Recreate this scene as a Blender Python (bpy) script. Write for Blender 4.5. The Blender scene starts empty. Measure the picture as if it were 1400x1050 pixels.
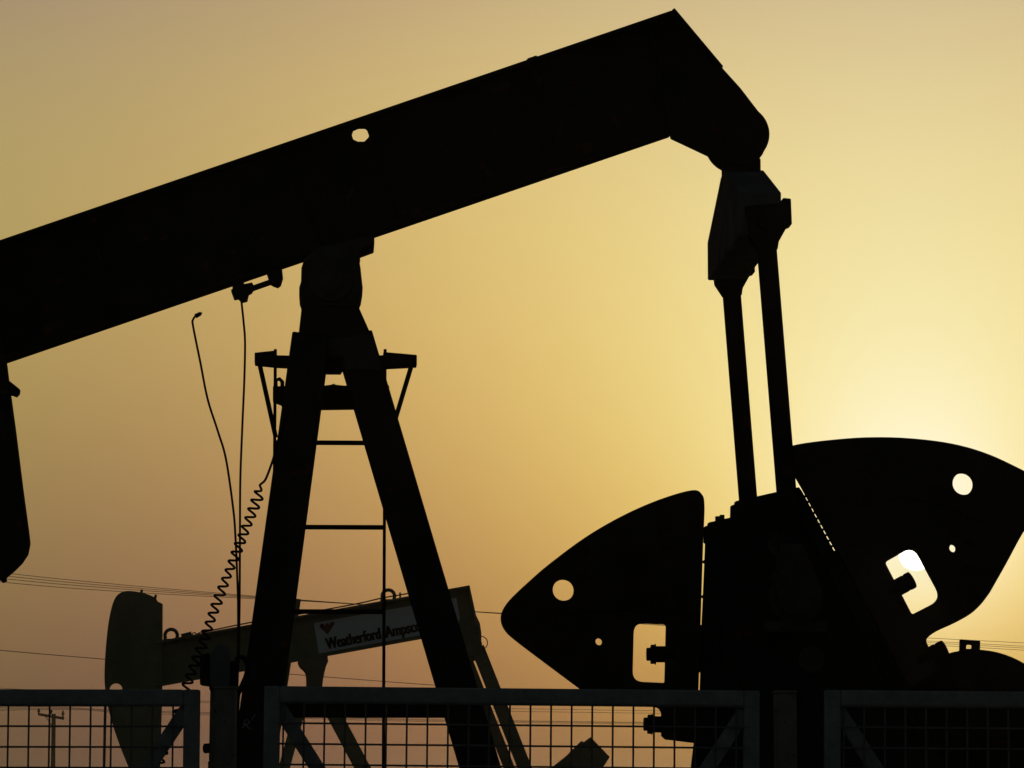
import bpy, bmesh, math, random
from mathutils import Vector, Matrix

random.seed(7)
R = math.radians
scn = bpy.context.scene
COL = scn.collection

# ------------------------------------------------------------------ camera
F = 5000.0                     # focal length in photo pixels (1400 x 1050)
CAMH = 1.55
PITCH = math.atan(595 / F)
cam_d = bpy.data.cameras.new('camera')
cam_d.sensor_width = 36
cam_d.lens = 36 * F / 1400
cam_d.clip_end = 20000
cam = bpy.data.objects.new('camera', cam_d)
COL.objects.link(cam)
cam.location = (0, 0, CAMH)
cam.rotation_euler = (R(90) + PITCH, 0, 0)
scn.camera = cam


def ray(px, py):
    x = (px - 700) / F
    u = (525 - py) / F
    c, s = math.cos(PITCH), math.sin(PITCH)
    return Vector((x, c - u * s, s + u * c))


class Frame:
    """A machine's own frame: x along the machine, y across it, z up."""
    def __init__(self, origin, theta):
        self.o = Vector(origin)
        self.t = theta
        self.m = Matrix.Rotation(theta, 4, 'Z')
        self.mi = self.m.inverted()

    def U(self, px, py, yl=0.0):
        """where the line of sight meets the machine's plane y = yl"""
        d = self.mi @ ray(px, py)
        c = self.mi @ (Vector((0, 0, CAMH)) - self.o)
        k = (yl - c.y) / d.y
        p = c + d * k
        return (p.x, p.z)

    def V(self, px, py, yl=0.0):
        x, z = self.U(px, py, yl)
        return Vector((x, yl, z))

    def poly(self, pts, yl=0.0):
        return [self.U(a, b, yl) for a, b in pts]


# ------------------------------------------------------------------ materials
def new_mat(name):
    m = bpy.data.materials.new(name)
    m.use_nodes = True
    nt = m.node_tree
    nt.nodes.clear()
    out = nt.nodes.new('ShaderNodeOutputMaterial')
    b = nt.nodes.new('ShaderNodeBsdfPrincipled')
    nt.links.new(b.outputs[0], out.inputs[0])
    return m, nt, b


def paint(name, c1, c2, rough=0.55, scale=6, metal=0.0, bump=0.15, rust=None, rust_amt=0.62, spec=0.0):
    m, nt, b = new_mat(name)
    N = nt.nodes.new
    L = nt.links.new
    tc = N('ShaderNodeTexCoord')
    n1 = N('ShaderNodeTexNoise')
    n1.inputs['Scale'].default_value = scale
    n1.inputs['Detail'].default_value = 8
    n1.inputs['Roughness'].default_value = 0.65
    L(tc.outputs['Object'], n1.inputs['Vector'])
    r1 = N('ShaderNodeValToRGB')
    r1.color_ramp.elements[0].position = 0.35
    r1.color_ramp.elements[1].position = 0.7
    r1.color_ramp.elements[0].color = (*c1, 1)
    r1.color_ramp.elements[1].color = (*c2, 1)
    L(n1.outputs['Fac'], r1.inputs['Fac'])
    col = r1.outputs['Color']
    if rust:
        n2 = N('ShaderNodeTexNoise')
        n2.inputs['Scale'].default_value = scale * 2.3
        n2.inputs['Detail'].default_value = 10
        L(tc.outputs['Object'], n2.inputs['Vector'])
        r2 = N('ShaderNodeValToRGB')
        r2.color_ramp.elements[0].position = rust_amt
        r2.color_ramp.elements[1].position = rust_amt + 0.06
        L(n2.outputs['Fac'], r2.inputs['Fac'])
        mx = N('ShaderNodeMixRGB')
        L(r2.outputs['Color'], mx.inputs['Fac'])
        L(col, mx.inputs['Color1'])
        mx.inputs['Color2'].default_value = (*rust, 1)
        col = mx.outputs['Color']
    L(col, b.inputs['Base Color'])
    mr = N('ShaderNodeMapRange')
    mr.inputs['To Min'].default_value = max(0.05, rough - 0.12)
    mr.inputs['To Max'].default_value = min(1, rough + 0.15)
    L(n1.outputs['Fac'], mr.inputs['Value'])
    L(mr.outputs['Result'], b.inputs['Roughness'])
    b.inputs['Metallic'].default_value = metal
    b.inputs['Specular IOR Level'].default_value = spec
    n3 = N('ShaderNodeTexNoise')
    n3.inputs['Scale'].default_value = 90
    n3.inputs['Detail'].default_value = 4
    L(tc.outputs['Object'], n3.inputs['Vector'])
    bp = N('ShaderNodeBump')
    bp.inputs['Strength'].default_value = bump
    bp.inputs['Distance'].default_value = 0.002
    L(n3.outputs['Fac'], bp.inputs['Height'])
    L(bp.outputs['Normal'], b.inputs['Normal'])
    return m


M = {
    'black': paint('black_machine_paint', (.016, .017, .018), (.030, .030, .028), .6, 5, rust=(.05, .028, .015)),
    'black2': paint('counterweight_black_with_glare', (.045, .037, .026), (.066, .053, .036), .7, 7, rust=(.06, .032, .016), rust_amt=.58),  # base colour lifted to warm brown for the sun's glare over black paint
    'worn': paint('worn_greasy_steel', (.04, .04, .039), (.07, .067, .062), .65, 9, rust=(.06, .035, .02), rust_amt=.6),
    'dusty': paint('dusty_dark_steel', (.10, .102, .104), (.15, .15, .148), .6, 6, rust=(.07, .04, .022), rust_amt=.66),
    'rubber': paint('black_rubber', (.012, .012, .012), (.022, .021, .02), .6, 30),
    'galv': paint('weathered_galvanised_steel', (.20, .21, .21), (.31, .32, .31), .5, 22, rust=(.14, .085, .05), rust_amt=.68),
    'wire': paint('dull_galvanised_wire', (.11, .11, .11), (.17, .17, .165), .55, 60),
    'post': paint('dusty_post_paint', (.17, .16, .13), (.25, .235, .19), .65, 15, rust=(.12, .07, .04), rust_amt=.62),
    'tan': paint('faded_olive_tan_paint', (.17, .165, .10), (.24, .23, .15), .6, 4, rust=(.16, .09, .05), rust_amt=.7),
    'tandark': paint('greasy_olive_paint', (.12, .115, .075), (.19, .18, .12), .6, 6, rust=(.1, .06, .035), rust_amt=.66),
    'sign': paint('white_sign_paint', (.62, .64, .66), (.74, .75, .76), .5, 3, bump=.04),
    'ink': paint('black_sign_lettering', (.012, .012, .013), (.025, .024, .024), .5, 20, bump=.03),
    'red': paint('red_emblem_paint', (.13, .034, .038), (.17, .048, .05), .5, 20, bump=.03),
    'chalk': paint('pale_blue_paint_mark', (.20, .24, .32), (.32, .36, .44), .8, 60, bump=.1),
    'concrete': paint('pale_concrete', (.26, .245, .22), (.36, .34, .305), .9, 4, bump=.4),
    'pole': paint('dark_weathered_pole', (.045, .036, .028), (.075, .062, .05), .85, 3),
    'cable': paint('aluminium_conductor', (.10, .09, .08), (.14, .13, .12), .6, 10),
    'porcelain': paint('brown_porcelain', (.07, .035, .02), (.1, .05, .03), .35, 10, bump=.02),
}


def sand():
    m, nt, b = new_mat('desert_sand')
    N = nt.nodes.new
    L = nt.links.new
    tc = N('ShaderNodeTexCoord')
    n1 = N('ShaderNodeTexNoise')
    n1.inputs['Scale'].default_value = 0.35
    n1.inputs['Detail'].default_value = 12
    L(tc.outputs['Object'], n1.inputs['Vector'])
    r = N('ShaderNodeValToRGB')
    r.color_ramp.elements[0].position = .3
    r.color_ramp.elements[1].position = .72
    r.color_ramp.elements[0].color = (.20, .155, .105, 1)
    r.color_ramp.elements[1].color = (.34, .275, .19, 1)
    L(n1.outputs['Fac'], r.inputs['Fac'])
    L(r.outputs['Color'], b.inputs['Base Color'])
    b.inputs['Roughness'].default_value = 0.95
    n2 = N('ShaderNodeTexNoise')
    n2.inputs['Scale'].default_value = 9
    n2.inputs['Detail'].default_value = 10
    L(tc.outputs['Object'], n2.inputs['Vector'])
    bp = N('ShaderNodeBump')
    bp.inputs['Strength'].default_value = .5
    bp.inputs['Distance'].default_value = .03
    L(n2.outputs['Fac'], bp.inputs['Height'])
    L(bp.outputs['Normal'], b.inputs['Normal'])
    return m


M['sand'] = sand()


# ------------------------------------------------------------------ mesh builder
class MB:
    def __init__(self):
        self.bm = bmesh.new()

    def prism(self, pts, y0, y1, holes=()):
        """outline in (x, z), given real thickness from y0 to y1"""
        bm = self.bm
        edges = []
        for loop in [pts] + list(holes):
            vs = [bm.verts.new((x, y0, z)) for x, z in loop]
            for i in range(len(vs)):
                edges.append(bm.edges.new((vs[i], vs[(i + 1) % len(vs)])))
        f = bmesh.ops.triangle_fill(bm, use_beauty=True, use_dissolve=False, edges=edges)
        faces = [g for g in f['geom'] if isinstance(g, bmesh.types.BMFace)]
        e = bmesh.ops.extrude_face_region(bm, geom=faces, use_keep_orig=True)
        vs = [g for g in e['geom'] if isinstance(g, bmesh.types.BMVert)]
        bmesh.ops.translate(bm, verts=vs, vec=(0, y1 - y0, 0))
        return self

    def hull(self, ring0, ring1):
        """solid between two equal rings of 3-D points"""
        bm = self.bm
        a = [bm.verts.new(p) for p in ring0]
        b = [bm.verts.new(p) for p in ring1]
        n = len(a)
        bm.faces.new(a[::-1])
        bm.faces.new(b)
        for i in range(n):
            bm.faces.new((a[i], a[(i + 1) % n], b[(i + 1) % n], b[i]))
        return self

    def box(self, x0, x1, y0, y1, z0, z1):
        return self.hull([(x0, y0, z0), (x1, y0, z0), (x1, y1, z0), (x0, y1, z0)],
                         [(x0, y0, z1), (x1, y0, z1), (x1, y1, z1), (x0, y1, z1)])

    def bar(self, p0, p1, w, h, up=(0, 0, 1), w1=None, h1=None):
        """straight bar of rectangular section: w across, h along 'up'"""
        p0, p1 = Vector(p0), Vector(p1)
        d = (p1 - p0).normalized()
        s = d.cross(Vector(up)).normalized()
        u = s.cross(d).normalized()
        w1 = w if w1 is None else w1
        h1 = h if h1 is None else h1
        r0 = [p0 + s * a * w / 2 + u * b * h / 2 for a, b in ((-1, -1), (1, -1), (1, 1), (-1, 1))]
        r1 = [p1 + s * a * w1 / 2 + u * b * h1 / 2 for a, b in ((-1, -1), (1, -1), (1, 1), (-1, 1))]
        return self.hull(r0, r1)

    def ibar(self, p0, p1, w, h, t, up=(0, 0, 1)):
        """I-section: flange width w across, depth h along up, plate t"""
        p0, p1 = Vector(p0), Vector(p1)
        d = (p1 - p0).normalized()
        s = d.cross(Vector(up)).normalized()
        u = s.cross(d).normalized()
        W, H, T = w / 2, h / 2, t / 2
        prof = [(-W, -H), (W, -H), (W, -H + t), (T, -H + t), (T, H - t), (W, H - t), (W, H),
                (-W, H), (-W, H - t), (-T, H - t), (-T, -H + t), (-W, -H + t)]
        return self.hull([p0 + s * a + u * b for a, b in prof], [p1 + s * a + u * b for a, b in prof])

    def cyl(self, p0, p1, r0, r1=None, n=28):
        p0, p1 = Vector(p0), Vector(p1)
        r1 = r0 if r1 is None else r1
        d = (p1 - p0).normalized()
        s = d.orthogonal().normalized()
        u = d.cross(s)
        A = [(math.cos(2 * math.pi * i / n), math.sin(2 * math.pi * i / n)) for i in range(n)]
        return self.hull([p0 + (s * a + u * b) * r0 for a, b in A], [p1 + (s * a + u * b) * r1 for a, b in A])

    def tube(self, pts, r, n=8, closed=False):
        bm = self.bm
        pts = [Vector(p) for p in pts]
        N = len(pts)
        rings = []
        prev = None
        for i, p in enumerate(pts):
            if closed:
                d = pts[(i + 1) % N] - pts[i - 1]
            else:
                d = pts[min(i + 1, N - 1)] - pts[max(i - 1, 0)]
            d.normalize()
            s = d.orthogonal() if prev is None else prev - d * prev.dot(d)
            s.normalize()
            prev = s
            u = d.cross(s)
            rings.append([bm.verts.new(p + (s * math.cos(2 * math.pi * k / n) + u * math.sin(2 * math.pi * k / n)) * r)
                          for k in range(n)])
        for i in range(N if closed else N - 1):
            a, b = rings[i], rings[(i + 1) % N]
            for k in range(n):
                bm.faces.new((a[k], a[(k + 1) % n], b[(k + 1) % n], b[k]))
        if not closed:
            bm.faces.new(rings[0][::-1])
            bm.faces.new(rings[-1])
        return self

    def ring(self, c, r, t, axis='y', a0=0, a1=360, n=28):
        c = Vector(c)
        full = abs(a1 - a0) >= 360
        k = n if full else n + 1
        pts = []
        for i in range(k):
            a = R(a0 + (a1 - a0) * i / n)
            if axis == 'y':
                pts.append(c + Vector((math.cos(a) * r, 0, math.sin(a) * r)))
            else:
                pts.append(c + Vector((0, math.cos(a) * r, math.sin(a) * r)))
        return self.tube(pts, t, 8, closed=full)

    def bolt(self, p, axis, r, h):
        """hexagon head standing on a surface"""
        p, axis = Vector(p), Vector(axis).normalized()
        return self.cyl(p, p + axis * h, r, r, 6)

    def build(self, name, mat, parent=None, bevel=0.004, smooth=40):
        bm = self.bm
        bmesh.ops.recalc_face_normals(bm, faces=bm.faces)
        me = bpy.data.meshes.new(name)
        bm.to_mesh(me)
        bm.free()
        me.materials.append(mat)
        if smooth:
            me.polygons.foreach_set('use_smooth', [True] * len(me.polygons))
            me.set_sharp_from_angle(angle=R(smooth))
        o = bpy.data.objects.new(name, me)
        COL.objects.link(o)
        if parent:
            o.parent = parent
        if bevel:
            b = o.modifiers.new('bevel', 'BEVEL')
            b.width = bevel
            b.segments = 2
            b.limit_method = 'ANGLE'
            b.angle_limit = R(50)
            b.use_clamp_overlap = True
        return o


def tag(o, label=None, cat=None, group=None, kind=None):
    if label:
        o['label'] = label
    if cat:
        o['category'] = cat
    if group:
        o['group'] = group
    if kind:
        o['kind'] = kind
    return o


def empty(name, loc, rz=0):
    o = bpy.data.objects.new(name, None)
    o.empty_display_size = .3
    o.location = loc
    o.rotation_euler = (0, 0, rz)
    COL.objects.link(o)
    return o


def smooth_path(pts, n=10):
    """Catmull-Rom through the given points"""
    pts = [Vector(p) for p in pts]
    out = []
    P = [pts[0] * 2 - pts[1]] + pts + [pts[-1] * 2 - pts[-2]]
    for i in range(1, len(P) - 2):
        a, b, c, d = P[i - 1], P[i], P[i + 1], P[i + 2]
        for k in range(n):
            t = k / n
            out.append(.5 * ((2 * b) + (c - a) * t + (2 * a - 5 * b + 4 * c - d) * t * t + (3 * b - a - 3 * c + d) * t ** 3))
    out.append(pts[-1])
    return out


def smooth2(pts, n=6, closed=False):
    q = [Vector((a, b, 0)) for a, b in pts]
    return [(v.x, v.y) for v in smooth_path(q, n)]


def rounded(pts, rad, n=6):
    """round the corners of a 2-D outline; rad is one radius or one per corner"""
    out = []
    N = len(pts)
    for i in range(N):
        r = rad[i] if isinstance(rad, (list, tuple)) else rad
        p = Vector(pts[i])
        a = Vector(pts[i - 1]) - p
        b = Vector(pts[(i + 1) % N]) - p
        if r <= 0:
            out.append((p.x, p.y))
            continue
        la, lb = a.length, b.length
        a.normalize()
        b.normalize()
        ang = a.angle(b)
        t = min(r / math.tan(ang / 2), la * .49, lb * .49)
        s, e = p + a * t, p + b * t
        for k in range(n + 1):
            u = k / n
            v = s * (1 - u) ** 2 + p * 2 * u * (1 - u) + e * u * u
            out.append((v.x, v.y))
    return out


def circle(c, r, n=24):
    return [(c[0] + r * math.cos(2 * math.pi * i / n), c[1] + r * math.sin(2 * math.pi * i / n)) for i in range(n)]


# ------------------------------------------------------------------ the ground
def ground():
    m = MB()
    bm = m.bm
    N = 90
    sz = 2400
    # a fine sheet near the camera, the grid opening out to the horizon
    def co(i):
        t = (i / N) * 2 - 1
        return math.copysign(abs(t) ** 3.2, t) * sz
    g = [[None] * (N + 1) for _ in range(N + 1)]
    for i in range(N + 1):
        for j in range(N + 1):
            x, y = co(i), co(j) + 14
            d = math.hypot(x, y - 14)
            z = 0
            if 12 < d < 900:
                z = -abs(math.sin(x * .13 + 1.3) * math.cos(y * .11) * .08) - abs(math.sin(x * .031) * math.sin(y * .027)) * .15
            g[i][j] = bm.verts.new((x, y, z))
    for i in range(N):
        for j in range(N):
            bm.faces.new((g[i][j], g[i + 1][j], g[i + 1][j + 1], g[i][j + 1]))
    o = m.build('ground', M['sand'], bevel=0, smooth=0)
    return tag(o, kind='structure')


ground()

# ------------------------------------------------------------------ the large pump jack in front
NEAR = Frame((0, 14, 0), R(2.8))
U, V = NEAR.U, NEAR.V
pj = empty('pump_jack', NEAR.o, NEAR.t)
tag(pj, 'large black pump jack in front, filling the frame, two finned counterweights beside the low sun', 'pump jack', 'pump jacks of the oil field')

CR = .49      # half distance between the two cranks
PT = .60       # half distance between the two pitman arms
FW = .065      # half width of the beam's flanges


def walking_beam():
    # top edge of the outline is the near lip of the top flange, bottom edge the far lip of the bottom one
    a0 = Vector(U(-60, 348.5, -FW))
    a1 = Vector(U(918, 14, -FW))
    b0 = Vector(U(-60, 521, FW))
    b1 = Vector(U(915, 188, FW))
    c1 = Vector(U(985, 94, -FW))
    t = .015
    n = (a1 - a0).normalized()
    up = Vector((-n.y, n.x))
    hole = [U(x, y, 0) for x, y in ((481, 185), (483, 179), (490, 176), (499, 176), (505, 181), (504, 188), (498, 194), (489, 194), (483, 191))]
    m = MB()
    web = [tuple(a0 - up * t * .5), tuple(a1 - up * t * .5), tuple(c1), U(1000, 150, 0), U(960, 190, 0), tuple(b1 + up * t * .5), tuple(b0 + up * t * .5)]
    m.prism(web, -.007, .007, [hole])
    o = m.build('walking_beam', M['black'], pj, bevel=0)
    # flanges
    f = MB()
    f.hull([(a0.x, -FW, a0.y), (a0.x, FW, a0.y), (a0.x - up.x * t, FW, a0.y - up.y * t), (a0.x - up.x * t, -FW, a0.y - up.y * t)],
           [(a1.x, -FW, a1.y), (a1.x, FW, a1.y), (a1.x - up.x * t, FW, a1.y - up.y * t), (a1.x - up.x * t, -FW, a1.y - up.y * t)])
    f.hull([(b0.x, -FW, b0.y), (b0.x, FW, b0.y), (b0.x + up.x * t, FW, b0.y + up.y * t), (b0.x + up.x * t, -FW, b0.y + up.y * t)],
           [(b1.x, -FW, b1.y), (b1.x, FW, b1.y), (b1.x + up.x * t, FW, b1.y + up.y * t), (b1.x + up.x * t, -FW, b1.y + up.y * t)])
    f.build('flange', M['black'], o, bevel=.003)
    # the sloping end plate
    e = MB()
    d = (c1 - a1).normalized()
    nn = Vector((d.y, -d.x)) * .016
    e.hull([(a1.x, -FW, a1.y), (a1.x, FW, a1.y), (a1.x - nn.x, FW, a1.y - nn.y), (a1.x - nn.x, -FW, a1.y - nn.y)],
           [(c1.x, -FW, c1.y), (c1.x, FW, c1.y), (c1.x - nn.x, FW, c1.y - nn.y), (c1.x - nn.x, -FW, c1.y - nn.y)])
    e.build('end_plate', M['black'], o, bevel=.003)
    # stiffeners welded between the flanges
    for px in (120, 395, 440, 500, 720, 880):
        k = (U(px, 0, 0)[0] - a0.x) / n.x
        p = a0 + n * k - up * .022
        q = b0 + n * k + up * .022
        q = Vector((p.x - up.x * ((a0 - b0).dot(up) - .048), p.y - up.y * ((a0 - b0).dot(up) - .048)))
        for sy in (-1, 1):
            s = MB()
            s.bar((p.x, sy * .035, p.y), (q.x, sy * .035, q.y), .010, .052, up=(0, 1, 0))
            s.build('stiffener', M['black'], o, bevel=0)
    # lifting studs on the top flange
    for px, py in ((725, 80), (731, 78)):
        b = MB()
        p = V(px, py + 2, -.05)
        b.bolt(p, (up.x, 0, up.y), .012, .008)
        b.build('stud', M['black'], o, bevel=0)
    return up, n


UP, ALONG = walking_beam()


def tail():
    # bracket plates that carry the tail bearing
    out = [(903, 122), (985, 92), (1012, 122), (1045, 165), (1049, 180), (1049, 196), (1042, 212), (1028, 228), (985, 222), (968, 213), (917, 189)]
    for sy in (-1, 1):
        m = MB()
        y0 = sy * .10
        m.prism(NEAR.poly(out, y0), min(y0, y0 + sy * .022), max(y0, y0 + sy * .022))
        m.build('tail_bracket', M['black'], pj)
    m = MB()
    x, z = U(1007.5, 190.5, 0)
    m.cyl((x, -.12, z), (x, .12, z), .114, n=40)
    m.cyl((x, -.135, z), (x, -.12, z), .072, n=32)
    m.cyl((x, .135, z), (x, .12, z), .072, n=32)
    for i in range(8):
        a = 2 * math.pi * i / 8
        for sy in (-1, 1):
            m.bolt((x + .092 * math.cos(a), sy * .12, z + .088 * math.sin(a)), (0, sy, 0), .009, .012)
    o = m.build('tail_bearing', M['black'], pj)
    # neck under the bearing
    m = MB()
    x0, z0 = U(990, 222, 0)
    x1, z1 = U(1036, 222, 0)
    zb = U(1010, 244, 0)[1]
    m.box(x0, x1, -.10, .10, zb, z0)
    m.build('bearing_saddle', M['black'], pj)


tail()


def equalizer():
    # a lateral box beam: highest at mid length, the ends square; five-sided lengthwise outline
    ytop = .60
    zc = U(1012, 237, 0)[1]
    ze = U(1012, 262, -ytop)[1]
    zb = U(1013, 319, -ytop)[1]
    xl, xr = U(1012, 262, -ytop)[0], U(1068, 258, -ytop)[0]
    prof = [(-ytop, zb), (-ytop, ze), (-.07, zc), (.07, zc), (ytop, ze), (ytop, zb)]
    m = MB()
    m.hull([(xl, a, b) for a, b in prof], [(xr, a, b) for a, b in prof])
    eq = m.build('equalizer', M['dusty'], pj, bevel=.006)
    for sy in (-1, 1):
        # end bracket that takes the pitman pin
        y = sy * PT
        m = MB()
        pts = [(1018, 284), (1064, 280), (1069, 273), (1079.5, 274), (1081, 309), (1075, 311), (1060, 338), (1036, 342), (1024, 324)]
        m.prism(rounded(NEAR.poly(pts, -PT), .004), y - .045 if sy > 0 else y - .04, y + .045 if sy > 0 else y + .045)
        xz = U(1046, 305, -PT)
        m.cyl((xz[0], y - .07, xz[1]), (xz[0], y + .07, xz[1]), .035, n=24)
        m.build('pitman_bracket', M['black'], pj)
        m = MB()
        for py in (279,):
            p = V(1068, py, -PT)
            p.y = y
            m.bolt(p, (1, 0, .0), .014, .036)
        m.build('bolt', M['black'], pj, bevel=0)


equalizer()


def pitman(sy):
    t0 = V(1046.5, 318, -PT)
    t1 = V(1087, 818, -PT)
    t0.y = t1.y = sy * PT
    d = (t1 - t0).normalized()
    m = MB()
    m.cyl(t0, t1 - d * .08, .0375, n=24)
    o = m.build('pitman_arm', M['black'], pj, bevel=0)
    m = MB()
    a = t0
    m.hull([a + Vector(v) for v in ((-.058, -.038, .012), (.054, -.038, .012), (.054, .038, .012), (-.058, .038, .012))],
           [a + d * .068 + Vector(v) for v in ((-.037, -.03, 0), (.037, -.03, 0), (.037, .03, 0), (-.037, .03, 0))])
    m.build('end_fitting', M['black'], o)
    # bearing housing at the crank pin
    m = MB()
    c = t1
    m.cyl(c + Vector((0, -.055, 0)), c + Vector((0, .055, 0)), .098, n=36)
    m.cyl(c + Vector((0, sy * .055, 0)), c + Vector((0, sy * .075, 0)), .07, n=30)
    for i in range(6):
        an = 2 * math.pi * i / 6
        m.bolt(c + Vector((.083 * math.cos(an), sy * .055, .083 * math.sin(an))), (0, sy, 0), .009, .012)
    e = c - d * .20
    m.hull([e + Vector(v) for v in ((-.04, -.04, 0), (.04, -.04, 0), (.04, .04, 0), (-.04, .04, 0))],
           [c - d * .06 + Vector(v) for v in ((-.085, -.05, 0), (.085, -.05, 0), (.085, .05, 0), (-.085, .05, 0))])
    m.box(c.x - .115, c.x + .115, c.y - .045, c.y + .045, c.z - .125, c.z - .085)
    m.build('wrist_pin_bearing', M['worn'], o)


pitman(-1)
pitman(1)


# crank outline with the corner radius of each point; both long edges carry a rack,
# whose teeth leave narrow slits of light between crank and counterweight
CRANK = [(999.5, 691.5, .001), (1004.5, 690.5, .001), (1005, 686, .001), (1058, 674, 0), (1091, 667, .003)]
for k in range(11):
    tx, ty = 1096 + .4726 * (3 + 8.6 * k), 670 + .8813 * (3 + 8.6 * k)
    for (du, off) in ((0, -2.2), (6.0, -2.2), (6.0, 0.2), (8.6, 0.2)):
        CRANK.append((tx + .4726 * du + off, ty + .8813 * du, 0))
CRANK += [(1262, 980, .05), (1288, 1050, .2), (1280, 1150, .2), (1220, 1215, .2), (1130, 1235, .2), (1040, 1205, .2), (985, 1140, .2), (980, 1050, .1),
          (990.5, 962, 0), (990.8, 942, 0), (993.4, 941, 0), (994.6, 905, 0), (991.6, 904, 0), (993.5, 836, 0), (996.2, 835, 0), (998.2, 796, 0), (995.8, 795, 0), (995.9, 792, 0), (998.3, 791, 0),
          (1000.3, 745, 0), (997.6, 744, 0), (997.7, 741, 0), (1000.5, 740, 0), (1001.3, 716, 0), (999, 714, 0)]


def crank(sy):
    pts = rounded([U(a, b, -CR) for a, b, r in CRANK], [r for a, b, r in CRANK])
    y = sy * CR
    m = MB()
    m.prism(pts, y - .03, y + .03)
    o = m.build('crank', M['black'], pj, bevel=.002)
    # raised rim along both edges
    a, b = V(1003, 700, -CR), V(986, 1040, -CR)
    c, d = V(1099, 690, -CR), V(1270, 1010, -CR)
    for p, q, s in ((a, b, 1), (c, d, -1)):
        p.y = q.y = y + sy * .043
        p.x += s * .030
        q.x += s * .030
        m = MB()
        m.bar(p, q, .024, .036, up=(1, 0, 0))
        m.build('rim', M['black'], o)
    # crank-pin stub, pin-hole plugs, bolt on top
    m = MB()
    x, z = U(1087, 818, -PT)
    m.cyl((x, y + sy * .03, z), (x, sy * (PT - .05), z), .06, n=30)
    m.build('crank_pin', M['black'], o)
    for px, py in ((1066, 745), (1108, 902)):
        m = MB()
        x, z = U(px, py, -CR)
        m.cyl((x, y + sy * .03, z), (x, y + sy * .040, z), .05, n=24)
        m.build('pin_hole_plug', M['worn'], o)
    m = MB()
    p = V(1021, 683, -CR)
    p.y = y
    m.bolt(p, (0, 0, 1), .016, .018)
    p.x += .012
    m.bolt(p, (0, 0, 1), .01, .024)
    m.build('bolt', M['black'], o, bevel=0)
    return o


crank(-1)
crank(1)


def counterweight(outline, window, holes, bolts, y, flat, label, plain=False):
    """finned counterweight: outline, a tool window, lifting holes and two clamp bolts"""
    m = MB()
    hl = [window] + [circle(c, r, 28) for c, r in holes]
    m.prism(outline, y - .028, y + .028, hl)
    o = m.build('counterweight', M['black2'], pj, bevel=.005)
    o['label'] = label
    # clamp bolts with nut and washer
    for (p, q, r) in bolts:
        b = MB()
        p, q = Vector((p[0], y, p[1])), Vector((q[0], y, q[1]))
        d = (q - p)
        b.cyl(p - d * .6, p + d * .62, r * .9, n=20)
        if plain:
            b.cyl(p + d * .6, q, r * .92, n=24)
        else:
            b.cyl(p + d * .5, p + d * .56, r * 1.16, n=20)
            b.bolt(p + d * .56, d, r * 1.1, d.length * .22)
            b.cyl(p + d * .76, q, r * .72, n=16)
        b.build('clamp_bolt', M['black'], o, bevel=.006 if plain else .002)
    # raised rim round the pocket on both faces
    for s in (-1, 1):
        ri = MB()
        pts = [Vector((a, y + s * .030, b)) for a, b in flat]
        for i in range(len(pts) - 1):
            ri.bar(pts[i], pts[i + 1], .012, .018, up=(0, 0, 1) if abs((pts[i + 1] - pts[i]).normalized().z) < .9 else (1, 0, 0))
        ri.build('rib', M['black2'], o, bevel=0)
    return o


# left weight: on the far crank
yL = CR
outL = smooth2([(961.3, 726), (962.3, 692), (959, 677), (945, 671), (900, 684), (850, 706), (800, 735), (750, 772), (720, 798), (697, 820), (687, 835),
                (685, 848), (690, 861), (703, 874), (745, 906), (800, 947)], 5)
outL += smooth2([(800, 947), (822, 959), (845, 965), (870, 966), (893, 966.5), (901, 969), (904.5, 975)], 4)[1:]
outL += [(904.5, 1006), (910, 1011), (951, 1016), (953.3, 965), (957.0, 850), (960.6, 738)]
winL = rounded([U(a, b, yL) for a, b in ((866, 852), (911, 853), (909, 934), (864, 932))], [.042, .014, .010, .042])
counterweight(NEAR.poly(outL, yL), winL, [(U(770, 807, yL), .043), (U(818.5, 877.5, yL), .0145)],
              [(U(909, 894.5, yL), U(884, 894.5, yL), .036), (U(904, 990.5, yL), U(880, 990, yL), .036)], yL,
              NEAR.poly([(765, 838), (800, 834), (855, 832), (900, 837)], yL), 'left finned counterweight, pointing away from the sun')

# right weight: on the near crank
yR = -CR
fx = lambda t: (1094 + .4785 * t, 663 + .878 * t)       # along the sloping crank edge
outR = smooth2([fx(-20), fx(-44), (1074, 617), (1083, 610), (1120, 604), (1180, 599), (1240, 600), (1300, 607.5), (1350, 622), (1400, 645.5), (1420, 657),
                (1428, 668), (1427, 684), (1415, 706), (1397, 729), (1374, 771), (1352, 810)], 5)
outR += smooth2([(1352, 810), (1340, 826), (1325, 840), (1303, 852.5), (1280, 863), (1268, 871), (1265, 877), (1268, 885)], 4)[1:]
outR += [(1281, 917), (1243, 941), fx(200), (fx(110)[0] + .4, fx(110)[1]), (fx(4)[0] + .6, fx(4)[1])]
winR = rounded([U(a, b, yR) for a, b in ((1208.5, 769.5), (1249.5, 746.5), (1288.5, 819), (1245.5, 841))], [.012, .042, .046, .010])
counterweight(NEAR.poly(outR, yR), winR, [(U(1316, 662, yR), .042), (U(1302, 750, yR), .0155)],
              [(U(1226, 804, yR), U(1248, 792, yR), .036), (U(1268, 898, yR), U(1293, 886, yR), .036)], yR,
              NEAR.poly([(1170, 690), (1230, 676), (1290, 690), (1352, 716)], yR), 'right finned counterweight with the sun shining through its window', True)


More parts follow.
